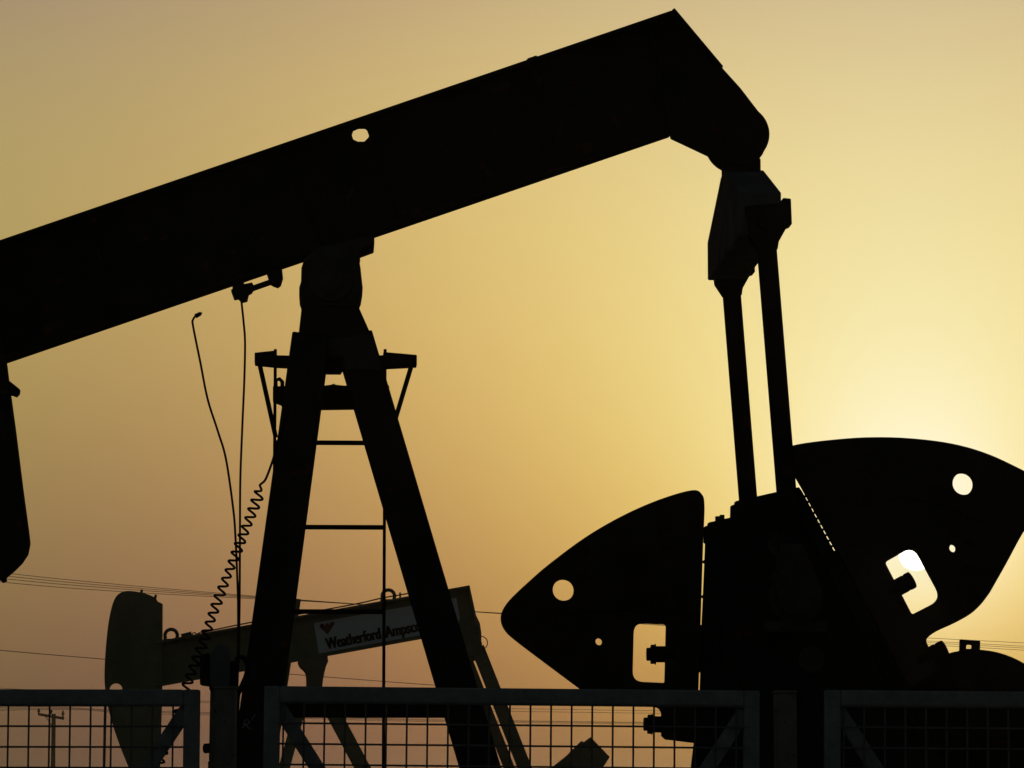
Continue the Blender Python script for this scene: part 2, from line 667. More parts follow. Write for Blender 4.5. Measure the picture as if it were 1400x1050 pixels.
def gear_reducer():
    x, z = U(1335, 1019, -.26)
    r = abs(U(1335, 888, -.26)[1] - z)
    m = MB()
    n = 40
    pts = [(x + r * math.cos(a), z + r * math.sin(a)) for a in [math.pi * i / n for i in range(n + 1)]]
    zb = 1.02
    xl = U(1000, 1000, 0)[0]
    zs = U(1000, 1010, 0)[1]
    pts += [(x - r, zs), (xl, zs), (xl, zb), (x + r + .25, zb), (x + r + .25, zs)]
    m.prism(pts, -.26, .26)
    o = m.build('gear_reducer', M['black'], pj, bevel=.01)
    m = MB()
    lug = rounded([U(a, b, -.1) for a, b in ((1311, 905), (1312, 874), (1340, 876), (1339, 905))], [0, .006, .006, 0])
    hole = rounded([U(a, b, -.1) for a, b in ((1320.5, 887), (1321, 881), (1328.5, 881.5), (1328, 887))], [0, .01, .01, 0])
    m.prism(lug, -.106, -.094, [hole])
    m.build('lifting_lug', M['worn'], o, bevel=.002)
    # flange joint and bolts round the case
    m = MB()
    m.box(xl - .03, x + r + .28, -.3, .3, zs - .06, zs - .012)
    for i in range(12):
        for sy in (-1, 1):
            m.bolt((xl + .04 + i * .11, sy * .285, zs - .012), (0, 0, 1), .013, .018)
    m.build('case_flange', M['black'], o, bevel=.003)
    # crankshaft
    m = MB()
    cx, cz = U(1130, 1110, -CR)
    m.cyl((cx, -CR - .1, cz), (cx, CR + .1, cz), .11, n=36)
    m.build('crankshaft', M['black'], o)
    return x, r, zb


gx, gr, gzb = gear_reducer()


def samson():
    # bearing housing under the beam
    m = MB()
    hs = [(412, 366), (416, 354), (424, 347), (430, 340), (512, 321), (512, 333), (493, 340), (490, 350), (493, 366), (495, 385), (496, 393), (494, 405), (488, 419), (413, 416), (409, 405), (409, 393), (411.5, 385)]
    m.prism(NEAR.poly(hs, -.12), -.12, .12)
    o = m.build('saddle_bearing', M['worn'], pj, bevel=.006)
    p = V(487, 334, -.1)
    q = V(486, 358, -.1)
    for y in (-.1, .1):
        m = MB()
        m.cyl((p.x, y, p.z), (q.x, y, q.z), .014, n=14)
        for k in range(6):
            zz = p.z + (q.z - p.z) * (k + .5) / 6
            m.cyl((p.x, y, zz - .003), (p.x, y, zz + .003), .0165, n=14)
        m.build('saddle_bolt', M['black'], o, bevel=0)
    m = MB()
    c = V(453, 390, 0)
    m.cyl((c.x, -.17, c.z), (c.x, .17, c.z), .085, n=32)
    m.cyl((c.x, -.185, c.z), (c.x, -.17, c.z), .05, n=24)
    m.build('bearing_shaft', M['worn'], o)
    # head block that joins the legs
    m = MB()
    m.prism(NEAR.poly([(413, 414), (488, 414), (508, 459), (505, 470), (405, 470), (408, 459)], -.1), -.1, .1)
    m.build('post_head', M['black'], pj)
    # cap plates over the leg tops
    m = MB()
    m.prism(NEAR.poly([(403, 459), (404, 457), (422, 458), (452, 463), (478, 460), (497, 455), (508, 457), (520, 505), (472, 505), (470, 486), (441, 486), (440, 505), (396, 505)], -.115), -.118, .118)
    m.build('cap_plate', M['worn'], pj, bevel=.003)

    # legs: two splayed in front (towards the horsehead), one behind
    def solve(px_top, py_top, y_top, slope, y_bot):
        p = V(px_top, py_top, y_top)
        # direction in the machine's xz plane from the picture slope, down to the skid
        zb = .46
        lo, hi = py_top, 2600
        for _ in range(60):
            mid = (lo + hi) / 2
            q = V(px_top + slope * (mid - py_top), mid, y_bot)
            if q.z > zb:
                lo = mid
            else:
                hi = mid
        return p, q
    legs = []
    for sy in (-1, 1):
        p, q = solve(425.5, 462, -.07, -.1384, -.46)
        p.y *= -sy
        q.y *= -sy
        legs.append((p, q))
        m = MB()
        # H-section leg
        d = (q - p).normalized()
        m.bar(p, q, .135, .142, up=(1, 0, .138))
        lg = m.build('leg', M['black'], pj, bevel=.006)
        if sy < 0:
            front = lg
            P0, Q0 = p.copy(), q.copy()
        m = MB()
        m.box(q.x - .14, q.x + .14, q.y - .12, q.y + .12, .425, .458)
        for a in (-1, 1):
            for b in (-1, 1):
                m.bolt((q.x + a * .11, q.y + b * .09, .458), (0, 0, 1), .018, .025)
        m.build('foot_plate', M['black'], lg, bevel=.003)
    p, q = solve(483, 462, 0, .295, 0)
    m = MB()
    m.bar(p, q, .18, .147, up=(1, 0, -.295))
    lg = m.build('leg', M['black'], pj, bevel=.006)
    m = MB()
    m.box(q.x - .16, q.x + .16, q.y - .14, q.y + .14, .425, .458)
    for a in (-1, 1):
        for b in (-1, 1):
            m.bolt((q.x + a * .12, q.y + b * .11, .458), (0, 0, 1), .018, .025)
    m.build('foot_plate', M['black'], lg, bevel=.003)
    # lower tie between the legs
    m = MB()
    a, b = V(362, 969.5, 0), V(626, 968, 0)
    m.box(a.x, b.x, -.035, .035, V(0, 980.5, 0).z, V(0, 959.5, 0).z)
    m.build('cross_tie', M['black'], pj)
    # spreader between the two front legs at the same height
    f = lambda z: P0 + (Q0 - P0) * ((z - P0.z) / (Q0.z - P0.z))
    zt = V(0, 970, 0).z
    s = f(zt)
    m = MB()
    m.bar((s.x, -abs(s.y) + .06, s.z), (s.x, abs(s.y) - .06, s.z), .07, .06)
    m.build('cross_tie', M['black'], pj)
    # upper tie with chamfered ends, behind the legs
    m = MB()
    yb = .14
    m.prism(NEAR.poly([(373, 528), (400, 527.5), (443, 527), (452, 526), (456, 524.5), (460, 526), (470, 527), (532, 527), (533, 545), (538, 557), (388, 559), (384, 552), (373, 548)], yb), yb, yb + .07)
    x = V(378, 520, yb)
    m.tube([V(377, 528, yb + .03), V(377, 520, yb + .03), V(382, 518, yb + .03), V(386, 522, yb + .03), V(386, 528, yb + .03)], .008)
    m.build('cross_tie', M['black'], pj)
    # ladder: two rails and rungs
    yl = .235
    m = MB()
    zl = .46
    for px, pt in ((376.5, 478), (526.5, 478)):
        a = V(px, pt, yl)
        m.box(a.x - .006, a.x + .006, yl - .02, yl + .02, zl, a.z)
    ld = m.build('ladder', M['black'], pj, bevel=.002)
    for i, py in enumerate((605, 720.5, 836, 951, 1066, 1181, 1296, 1411, 1526)):
        a, b = V(376.5, py, yl), V(526.5, py, yl)
        m = MB()
        m.cyl(a, (b.x, yl, a.z), .0095, n=12)
        m.build('rung', M['black'], ld, bevel=0)
    # service platform and its braces
    m = MB()
    yp = -.03
    m.prism(NEAR.poly([(348, 482), (378, 479), (378, 485.5), (400, 486), (524, 485.5), (524, 481), (570, 485), (570, 499.5), (524, 502), (470, 502), (466, 509), (446, 509), (440, 501), (400, 501), (378, 500), (348, 497)], yp), -.03, .05)
    m.build('platform', M['black'], pj, bevel=.003)
    for pa, pb in (((355, 498), (377, 598)), ((562.5, 500), (540, 575))):
        m = MB()
        m.bar(V(*pa, .01), V(*pb, .01), .02, .018, up=(1, 0, 0))
        m.build('platform_brace', M['black'], pj, bevel=.002)
    return front, P0, Q0


front_leg, LP0, LQ0 = samson()


def chalk_mark():
    # the pale painted letter on the near front leg: R
    d = (LQ0 - LP0).normalized()
    # frame on the leg's near face
    s = Vector((1, 0, 0))
    s = (s - d * s.dot(d)).normalized()
    nrm = d.cross(s)
    if nrm.y > 0:
        nrm = -nrm
    z = NEAR.U(345, 997, -.27)[1]
    c = LP0 + (LQ0 - LP0) * ((z - LP0.z) / (LQ0.z - LP0.z))
    c = c + nrm * .0685 + s * -.038
    up = -d
    m = MB()
    def stroke(pts):
        P = smooth_path([c + s * a * .001 + up * b * .001 for a, b in pts], 5)
        m.tube(P, .0022, 5)
    stroke([(-12, -14), (-10, 4), (-8, 16), (2, 20), (8, 12), (2, 3), (-9, 1)])
    stroke([(-6, 1), (4, -6), (18, -14)])
    stroke([(16, 20), (22, 34), (26, 44)])
    m.build('painted_mark', M['chalk'], front_leg, bevel=0)


chalk_mark()


def horsehead():
    pv = V(452, 370, 0)
    front = []
    rad = (V(5, 793, 0) - pv).length
    for i in range(25):
        a = R(180 + 44.0 - i * (50.0 / 24))
        front.append((pv.x + rad * math.cos(a), pv.z + rad * math.sin(a)))
    back = [U(a, b, 0) for a, b in ((-40, 300), (-10, 330), (0, 430), (6, 480), (12, 527), (20, 585), (30, 665), (38.5, 728), (40, 742), (37, 757), (29, 769), (19, 779), (5, 791))]
    m = MB()
    m.prism(front + back, -.07, .07)
    o = m.build('horsehead', M['black'], pj, bevel=.006)
    # curved wireline track
    m = MB()
    for i in range(len(front) - 1):
        a, b = front[i], front[i + 1]
        m.bar((a[0] - .004, 0, a[1]), (b[0] - .004, 0, b[1]), .26, .016, up=(1, 0, 0))
    m.build('wireline_track', M['black'], o, bevel=0)
    m = MB()
    m.prism(NEAR.poly([(6, 517), (12, 520), (27, 532), (26, 538), (22, 542), (17, 540), (6, 538)], -.02), -.025, .025)
    m.build('catch_lever', M['black'], o, bevel=.003)
    m = MB()
    m.cyl(V(2, 785, 0), V(7, 796, 0), .010, n=10)
    m.build('stop_pin', M['black'], o, bevel=0)
    return front


hf = horsehead()


def base():
    m = MB()
    xa, xb = LQ0.x - .35, gx + gr + 1.9
    for y in (-.5, .5):
        m.ibar((xa, y, .295), (xb, y, .295), .2, .25, .016)
    for i in range(8):
        x = xa + .2 + i * (xb - xa - .4) / 7
        m.ibar((x, -.49, .30), (x, .49, .30), .12, .2, .012)
    m.build('skid', M['black'], pj)
    m = MB()
    x0 = U(1000, 1000, 0)[0]
    m.prism([(x0 - .1, .425), (gx + gr + .4, .425), (gx + gr + .2, gzb - .004), (x0 + .02, gzb - .004)], -.42, .42)
    m.build('reducer_pedestal', M['black'], pj, bevel=.01)
    # electric motor and belt guard at the back of the skid
    mx = xb - .45
    m = MB()
    m.cyl((mx, -.28, .78), (mx, .28, .78), .2, n=36)
    for i in range(20):
        a = 2 * math.pi * i / 20
        m.bar((mx + .205 * math.cos(a), -.2, .78 + .205 * math.sin(a)), (mx + .205 * math.cos(a), .2, .78 + .205 * math.sin(a)), .008, .02, up=(math.cos(a), 0, math.sin(a)))
    m.box(mx - .2, mx + .2, -.22, .22, .425, .59)
    m.build('motor', M['black'], pj, bevel=.003)
    m = MB()
    g = [(mx + .3 * math.cos(a), .80 + .3 * math.sin(a)) for a in [R(-120 + 20 * i) for i in range(11)]]
    gcx = gx + .05
    g += [(gcx + .42 * math.cos(a), 1.35 + .42 * math.sin(a)) for a in [R(70 + 20 * i) for i in range(10)]]
    m.prism(g, .31, .43)
    m.build('belt_guard', M['black'], pj, bevel=.01)
    pad = MB()
    pad.box(xa - .3, xb + .3, -.95, .95, -.3, .168)
    po = pad.build('concrete_pad', M['concrete'], None, bevel=.02)
    po.location = NEAR.o
    po.rotation_euler = (0, 0, NEAR.t)
    tag(po, 'long low concrete pad under the skid of the large front pump jack', 'concrete pad', 'concrete pads under the pump jacks')


base()


# position sensor clamped under the beam
def sensor():
    m = MB()
    y = -.06
    m.prism(NEAR.poly([(316, 398), (330, 391), (345, 388), (348, 394), (344, 400), (340, 402), (338, 411), (330, 413), (326, 408), (320, 409)], y), y - .04, y + .04)
    m.bar(V(338, 397, y), V(375, 384, y), .02, .0225, up=(0, 1, 0))
    m.prism(NEAR.poly([(364, 372), (386, 370), (387, 380), (384, 390), (380, 393), (374, 391), (369, 388)], y), y - .03, y + .03)
    m.prism(NEAR.poly([(318, 396), (318, 388), (334, 384), (332, 392)], y), y - .03, y + .03)
    m.build('position_sensor', M['black'], pj, bevel=.002)


sensor()


# ---- leads hanging from the front machine (each hangs or lies by itself)
def W(px, py, yl):
    return NEAR.o + NEAR.m @ V(px, py, yl)


def leads():
    y = -.06
    pts = [W(330, 411, y), W(333, 440, y), W(335, 468, y), W(334, 520, y), W(331, 590, y), W(328.5, 660, y), W(328, 750, y - .03), W(327.5, 830, y - .08),
           W(326, 900, y - .2), W(324, 960, y - .4), W(322, 1100, y - .7), W(318, 1400, y - 1.0)]
    end = pts[-1].copy()
    end.z = .02
    pts.append(end)
    m = MB()
    m.tube(smooth_path(pts, 10), .0042, 8)
    o = m.build('cable', M['rubber'], None, bevel=0)
    tag(o, 'thin black cable hanging straight down from the sensor under the front beam', 'cable', 'leads hanging beside the front A-frame')
    y2 = -.25
    pts = [W(268, 431, y2), W(264, 437, y2), W(264, 446, y2), W(274, 496, y2), W(284, 546, y2), W(298, 590, y2), W(309, 628, y2), W(319, 697, y2),
           W(322, 736, y2), W(324, 780, y2), W(325.5, 830, y2 - .02), W(325, 900, y2 - .1), W(322, 960, y2 - .2), W(318, 1100, y2 - .5), W(314, 1400, y2 - .8)]
    end = pts[-1].copy()
    end.z = .02
    pts.append(end)
    m = MB()
    m.tube(smooth_path(pts, 8), .0042, 8)
    o = m.build('cable', M['rubber'], None, bevel=0)
    tag(o, 'loose black cable standing free left of the A-frame, plug hooked over at its tip', 'cable', 'leads hanging beside the front A-frame')
    c = MB()
    a, b = W(267, 432.5, y2), W(274.5, 428.5, y2)
    c.cyl(a, b, .009, .0075, 12)
    c.cyl(b, W(276, 427.5, y2), .004, n=8)
    # a sub-shape of the cable, kept at the cable's own origin
    c.build('plug', M['rubber'], o, bevel=0)
    # coiled lead
    y3 = -.3
    m = MB()
    head = [W(396, 560, y3), W(388, 580, y3), W(380, 606, y3), W(373, 629, y3), W(367, 646, y3), W(362, 657, y3), W(355, 663, y3)]
    axis = smooth_path([W(357, 668, y3), W(333, 730, y3), W(297, 823, y3), W(277, 880, y3), W(258, 930, y3), W(240, 985, y3), W(222, 1030, y3), W(205, 1090, y3)], 40)
    L = [0]
    for i in range(1, len(axis)):
        L.append(L[-1] + (axis[i] - axis[i - 1]).length)
    pitch = .0348
    r = .0168
    turns = L[-1] / pitch
    N = int(turns * 16)
    hel = []
    j = 0
    for k in range(N + 1):
        s = L[-1] * k / N
        while j < len(L) - 2 and L[j + 1] < s:
            j += 1
        t = (s - L[j]) / max(1e-9, L[j + 1] - L[j])
        p = axis[j].lerp(axis[j + 1], t)
        d = (axis[min(j + 1, len(axis) - 1)] - axis[max(j - 1, 0)]).normalized()
        u = d.cross(Vector((0, 1, 0))).normalized()
        v = Vector((0, 1, 0))
        a = 2 * math.pi * turns * k / N
        ramp = min(1, k / 8)
        jit = 1 + .10 * math.sin(k * .07) + .06 * math.sin(k * .023 + 1)
        hel.append(p + (u * math.cos(a) + v * math.sin(a)) * r * ramp * jit)
    tailp = [hel[-1] + Vector((-.02, 0, -.1)), hel[-1] + Vector((-.03, -.1, -.5)), hel[-1] + Vector((.0, -.2, -1.2))]
    e = tailp[-1].copy()
    e.z = .02
    m.tube(smooth_path(head, 6) + hel + smooth_path(tailp + [e], 6), .0046, 7)
    o = m.build('cable', M['rubber'], None, bevel=0)
    tag(o, 'black spiral coiled lead slanting down from the A-frame ladder to the fence', 'cable', 'leads hanging beside the front A-frame')


leads()

# ------------------------------------------------------------------ the smaller pump jack behind
FAR = Frame(((430 - 700) / F * 32, 32, 0), R(5))
bU, bV = FAR.U, FAR.V
bj = empty('pump_jack', FAR.o, FAR.t)
tag(bj, 'smaller olive pump jack behind the A-frame, white lettered sign on its beam', 'pump jack', 'pump jacks of the oil field')


def back_machine():
    fw = .11
    a0, a1 = Vector(bU(214, 876.6, -fw)), Vector(bU(642, 800, -fw))
    b0, b1 = Vector(bU(214, 939.6, fw)), Vector(bU(652, 860, fw))
    n = (a1 - a0).normalized()
    up = Vector((-n.y, n.x))
    t = .02
    m = MB()
    m.prism([tuple(a0 - up * .01), tuple(a1 - up * .01), tuple(b1 + up * .01), tuple(b0 + up * .01)], -.008, .008)
    beam = m.build('walking_beam', M['tan'], bj, bevel=0)
    m = MB()
    for p, q, s in ((a0, a1, -1), (b0, b1, 1)):
        m.hull([(p.x, -fw, p.y), (p.x, fw, p.y), (p.x + s * up.x * t, fw, p.y + s * up.y * t), (p.x + s * up.x * t, -fw, p.y + s * up.y * t)],
               [(q.x, -fw, q.y), (q.x, fw, q.y), (q.x + s * up.x * t, fw, q.y + s * up.y * t), (q.x + s * up.x * t, -fw, q.y + s * up.y * t)])
    m.build('flange', M['tan'], beam, bevel=.003)
    m = MB()
    m.hull([(a1.x, -fw, a1.y), (a1.x, fw, a1.y), (a1.x - n.x * t, fw, a1.y - n.y * t), (a1.x - n.x * t, -fw, a1.y - n.y * t)],
           [(b1.x, -fw, b1.y), (b1.x, fw, b1.y), (b1.x - n.x * t, fw, b1.y - n.y * t), (b1.x - n.x * t, -fw, b1.y - n.y * t)])
    m.build('end_plate', M['tan'], beam, bevel=.003)
    # lifting rings and small fittings on the top flange
    for px, py in ((234, 869), (531, 815)):
        m = MB()
        c = bV(px, py, 0)
        m.ring(c, .054, .0155, 'y', -30, 210)
        m.box(c.x - .07, c.x + .07, -.03, .03, c.z - .065, c.z - .028)
        m.build('lifting_ring', M['tandark'], beam, bevel=0)
    m = MB()
    a, b = bV(248.5, 872, -.05), bV(262.5, 868.5, -.05)
    m.bar(a, b, .06, .065)
    m.build('anchor_block', M['tandark'], beam, bevel=0)
    m = MB()
    m.ring(bV(265.5, 867.5, 0), .016, .005, 'y')
    m.bar(bV(268, 867.5, 0), bV(277, 863, 0), .008, .010)
    m.build('cable_hook', M['tandark'], beam, bevel=0)
    m = MB()
    m.cyl(bV(547, 822, 0), bV(547, 810, 0), .008, n=8)
    m.build('stud', M['tandark'], beam, bevel=0)
    m = MB()
    pts = smooth_path([bV(277, 864.5, 0), bV(340, 851.5, 0), bV(430, 836, 0), bV(490, 825, 0), bV(523, 817.5, 0), bV(560, 811, 0), bV(610, 801, 0)], 8)
    m.tube(pts, .006, 6)
    m.build('guy_cable', M['tandark'], beam, bevel=0)

    # sign
    ys = -.011
    q = [Vector(bU(x, y, ys)) for x, y in ((429, 852), (436, 893.5))]
    down = (q[1] - q[0])
    wlen = 1.27
    tl, bl = q
    tr, br = tl + n * wlen, bl + n * wlen
    m = MB()
    m.prism([tuple(tl), tuple(tr), tuple(br), tuple(bl)], ys - .004, ys + .002)
    sg = m.build('sign_panel', M['sign'], bj, bevel=0)
    # lettering, condensed bold
    def text(body, px0, py0, px1, py1, cap_px):
        cu = bpy.data.curves.new('lettering', 'FONT')
        cu.body = body
        cu.size = 1
        cu.offset = .016
        cu.extrude = .006
        o = bpy.data.objects.new('lettering', cu)
        COL.objects.link(o)
        bpy.context.view_layer.update()
        dg = bpy.context.evaluated_depsgraph_get()
        me = bpy.data.meshes.new_from_object(o.evaluated_get(dg))
        bpy.data.objects.remove(o)
        xs = [v.co.x for v in me.vertices]
        x0, x1 = min(xs), max(xs)
        a, b = Vector(bU(px0, py0, ys)), Vector(bU(px1, py1, ys))
        W_ = (b - a).length
        capn = .70
        H_ = cap_px / 156.0 / capn
        e = (b - a).normalized()
        uu = Vector((-e.y, e.x))
        for v in me.vertices:
            sx = (v.co.x - x0) / (x1 - x0) * W_
            sz = v.co.y * H_
            p = a + e * sx + uu * sz
            v.co = Vector((p.x, ys - .005 - (v.co.z * .25 + .0015), p.y))
        # a heavy face: the same letters struck three times, a hair apart
        bm = bmesh.new()
        bm.from_mesh(me)
        g0 = bm.verts[:] + bm.edges[:] + bm.faces[:]
        for k, sh in enumerate((-.005, .005)):
            gg = bmesh.ops.duplicate(bm, geom=g0)['geom']
            bmesh.ops.translate(bm, verts=[v for v in gg if isinstance(v, bmesh.types.BMVert)], vec=(e.x * sh, -.0007 * (k + 1), e.y * sh))
        bm.to_mesh(me)
        bm.free()
        me.materials.append(M['ink'])
        ob = bpy.data.objects.new('lettering', me)
        COL.objects.link(ob)
        ob.parent = sg
        return ob
    text('Weatherford', 447, 887.5, 521, 873.0, 15.0)
    text('Ampscot', 527.5, 871.8, 582, 861.0, 15.0)
    # red emblem: broad pointed shield of three lobes
    em = smooth2([(436.5, 857), (438, 853.5), (440.5, 852.5), (443, 854), (444, 856.5), (445, 853.5), (447, 851.8), (449, 853), (450, 855.5), (451, 852), (453.5, 850.3), (456.5, 850.5), (457, 853), (454, 858), (448, 866.5), (443.5, 863), (439, 859.5), (436.5, 857)], 4)[:-1]
    m = MB()
    m.prism(FAR.poly(em, ys), ys - .009, ys - .005)
    m.build('emblem', M['red'], sg, bevel=0)

    # horsehead
    fr = smooth2([(213, 818), (205, 814), (195, 811), (180, 808.5), (168, 809.5), (159, 816), (153, 830), (148, 855), (144.5, 890), (143, 920), (144, 943), (149, 972), (158, 1003), (170, 1035), (186, 1072), (200, 1098), (212, 1106)], 5)
    fr += [(217, 1100), (219, 1050), (222, 945), (222.5, 826), (216, 823)]
    m = MB()
    hole = circle(bU(158.5, 943, 0), .056)
    m.prism(FAR.poly(fr, 0), -.05, .05, [hole])
    hh = m.build('horsehead', M['tan'], bj, bevel=.006)
    for px, py in ((193, 810), (212, 817)):
        m = MB()
        p = bV(px, py, 0)
        m.bolt(p - Vector((0, 0, .01)), (.2, 0, 1), .012, .035)
        m.build('stud', M['tandark'], hh, bevel=0)
    # bridle lines, carrier bar, polished rod
    m = MB()
    x, z = bU(143, 952, 0)
    for y in (-.05, .05):
        m = MB()
        m.cyl((x + .008, y, z), (x - .004, y, 1.05), .011, n=8)
        m.build('bridle', M['tandark'], bj, bevel=0)
    m = MB()
    m.box(x - .08, x + .05, -.14, .14, .98, 1.06)
    m.cyl((x - .012, 0, .2), (x - .012, 0, 1.0), .018, n=12)
    m.build('carrier_bar', M['tandark'], bj, bevel=.003)
    # saddle and post
    m = MB()
    m.prism(FAR.poly(smooth2([(407, 905), (410, 912), (417, 919), (419, 928), (419, 940)], 4) + [(440, 940), (441, 930), (443, 920), (445, 912), (448, 905), (447, 896), (410, 902)], 0), -.13, .13)
    m.build('saddle_bearing', M['tandark'], bj, bevel=.006)
    m = MB()
    m.prism(FAR.poly([(419, 940), (441, 940), (446, 960), (412, 960)], 0), -.13, .13)
    m.build('post_head', M['tandark'], bj)
    def down_to(px, py, slope, y):
        lo, hi = py, 2000
        for _ in range(50):
            mid = (lo + hi) / 2
            if bV(px + slope * (mid - py), mid, y).z > .35:
                lo = mid
            else:
                hi = mid
        return bV(px + slope * (lo - py), lo, y)
    for sy in (-1, 1):
        p = bV(417, 945, 0)
        q = down_to(417, 945, -.27, 0)
        p.y, q.y = sy * .06, sy * .34
        m = MB()
        m.bar(p, q, .10, .09, up=(1, 0, 0))
        m.build('leg', M['tan'], bj)
    p = bV(440, 945, 0)
    q = down_to(440, 945, .53, 0)
    m = MB()
    m.bar(p, q, .14, .125, up=(1, 0, 0))
    m.build('leg', M['tan'], bj)
    # ladder up the post
    m = MB()
    la, lb = bV(386, 960, .4), bV(408, 819, .28)
    dd = (la - lb)
    m.bar(lb, lb + dd * 3.0, .04, .045, up=(1, 0, 0))
    o2 = Vector((-.01, .36, 0))
    m.bar(lb + o2 + dd * .3, lb + o2 + dd * 3.0, .04, .045, up=(1, 0, 0))
    ld = m.build('ladder', M['tandark'], bj, bevel=.002)
    for k in range(8):
        c = lb + dd * (.32 + .33 * k)
        m = MB()
        m.bar(c + Vector((-.07, 0, 0)), c + o2 + Vector((-.07, 0, 0)), .02, .04)
        m.bar(c + Vector((-.09, 0, 0)), c, .02, .04)
        m.build('rung', M['tandark'], ld, bevel=0)
    # tail bearing, equalizer, pitmans
    m = MB()
    c = bV(640, 868, 0)
    m.prism(FAR.poly([(630, 835), (648, 838), (655, 853), (657, 866), (657, 884), (652, 892), (632, 890), (624, 872)], 0), -.10, .10)
    m.cyl((c.x, -.2, c.z), (c.x, .2, c.z), .09, n=28)
    m.build('tail_bearing', M['tandark'], bj)
    m = MB()
    z = bV(0, 886, 0).z
    x = bV(643, 880, 0).x
    m.box(x - .07, x + .07, -.42, .42, z - .08, z + .05)
    m.build('equalizer', M['tandark'], bj)
    m = MB()
    c = bV(657.5, 879, -.05)
    m.ring(c, .058, .004, 'y', -90, 90)
    m.build('lead_loop', M['tandark'], bj, bevel=0)
    # the two pitman arms, far one offset to the right in view
    pins = []
    for sy in (-1, 1):
        if sy > 0:
            pa, pb, pw = (632, 885), (706, 1075), .092
        else:
            pa, pb, pw = (652.6, 885), (727.3, 1075), .115
        p, q = bV(*pa, sy * .38), bV(*pb, sy * .38)
        m = MB()
        m.bar(p, q, .06, pw, up=(1, 0, 0))
        m.build('pitman_arm', M['tandark'], bj)
    # cranks: ends standing up to the right
    for sy in (-1, 1):
        y = sy * .26
        m = MB()
        if sy < 0:
            pts = [(807, 1008), (833, 1035), (826, 1046), (715, 1165), (660, 1175), (655, 1130), (690, 1108), (760, 1045)]
        else:
            pts = [(795, 1013), (804, 1020), (800, 1060), (715, 1165), (660, 1172), (650, 1130), (685, 1100), (760, 1048)]
        m.prism(FAR.poly(pts, y), y - .05, y + .05)
        m.build('crank', M['tandark'], bj, bevel=.006)
    # reducer and skid
    m = MB()
    g = bV(690, 1130, 0)
    pts = [(g.x + .5 * math.cos(R(a)), g.z - .05 + .32 * math.sin(R(a))) for a in range(0, 181, 12)] + [(g.x - .5, .35), (g.x + .55, .35)]
    m.prism(pts, -.19, .19)
    m.build('gear_reducer', M['tandark'], bj, bevel=.01)
    m = MB()
    for y in (-.4, .4):
        m.ibar((g.x - 3.3, y, .22), (g.x + 2.4, y, .22), .18, .24, .016)
    for i in range(6):
        m.ibar((g.x - 3.1 + i, -.39, .23), (g.x - 3.1 + i, .39, .23), .1, .18, .012)
    m.build('skid', M['tandark'], bj)
    m = MB()
    mx = g.x + 1.7
    m.cyl((mx, -.25, .62), (mx, .25, .62), .19, n=28)
    m.box(mx - .18, mx + .18, -.2, .2, .342, .45)
    m.build('motor', M['tandark'], bj, bevel=.003)
    pad = MB()
    pad.box(g.x - 3.6, g.x + 2.7, -.8, .8, -.3, .098)
    po = pad.build('concrete_pad', M['concrete'], None, bevel=.02)
    po.location = FAR.o
    po.rotation_euler = (0, 0, FAR.t)
    tag(po, 'concrete pad under the smaller olive pump jack at the back', 'concrete pad', 'concrete pads under the pump jacks')


back_machine()

# ------------------------------------------------------------------ fence panels and posts
FY = 9.0
PXM = F / (FY * math.cos(PITCH) + 0)     # rough pixels per metre there


def fp(px, py, y=FY):
    d = ray(px, py)
    k = y / d.y
    return Vector((d.x * k, y, CAMH + d.z * k))


pb_l, pb_r = fp(352, 942), fp(1028, 942)
PW = pb_r.x - pb_l.x
PTOP = pb_l.z
PH = PTOP - .14
T = .0385


def make_panel():
    root = empty('mesh_fence', (0, FY, 0))
    m = MB()
    h = T / 2
    z0, z1 = PTOP - PH, PTOP
    m.box(0, T, -h, h, z0, z1)
    m.box(PW - T, PW, -h, h, z0, z1)
    m.box(T, PW - T, -h, h, z1 - T, z1)
    m.box(T, PW - T, -h, h, z0, z0 + T)
    m.build('frame', M['galv'], root, bevel=.004)
    # welded mesh in front of the tubes
    m = MB()
    pitch = .0504
    r = .0025
    off = .0478
    k = 0
    x = off
    while x < PW - T * .6:
        m.cyl((x, -h + .006, z0 + T * .5), (x, -h + .006, z1 - T * .5), r, n=6)
        x += pitch
    z = z1 - .0398
    while z > z0 + T * .5:
        m.cyl((T * .5, -h + .0022, z), (PW - T * .5, -h + .0022, z), r, n=6)
        z -= pitch
    m.build('wire_mesh', M['wire'], root, bevel=0)
    s = .30
    for a in (0, 1):
        for b in (0, 1):
            xa = T if a == 0 else PW - T
            sx = 1 if a == 0 else -1
            za = z1 - T if b else z0 + T
            sz = -1 if b else 1
            p = Vector((xa - sx * .004, .006, za + sz * .012))
            q = Vector((xa + sx * s * .64, .006, za + sz * (.012 + s)))
            m = MB()
            # a flat gusset strut from the stile out to the rail line
            m.bar(p, q, T - .018, T * .92, up=(1, 0, 0))
            # keep its ends inside the tubes
            m.build('corner_brace', M['galv'], root, bevel=.003)
    return root


def copy_tree(o, parent=None):
    c = o.copy()
    COL.objects.link(c)
    c.parent = parent
    for ch in list(o.children):
        copy_tree(ch, c)
    return c


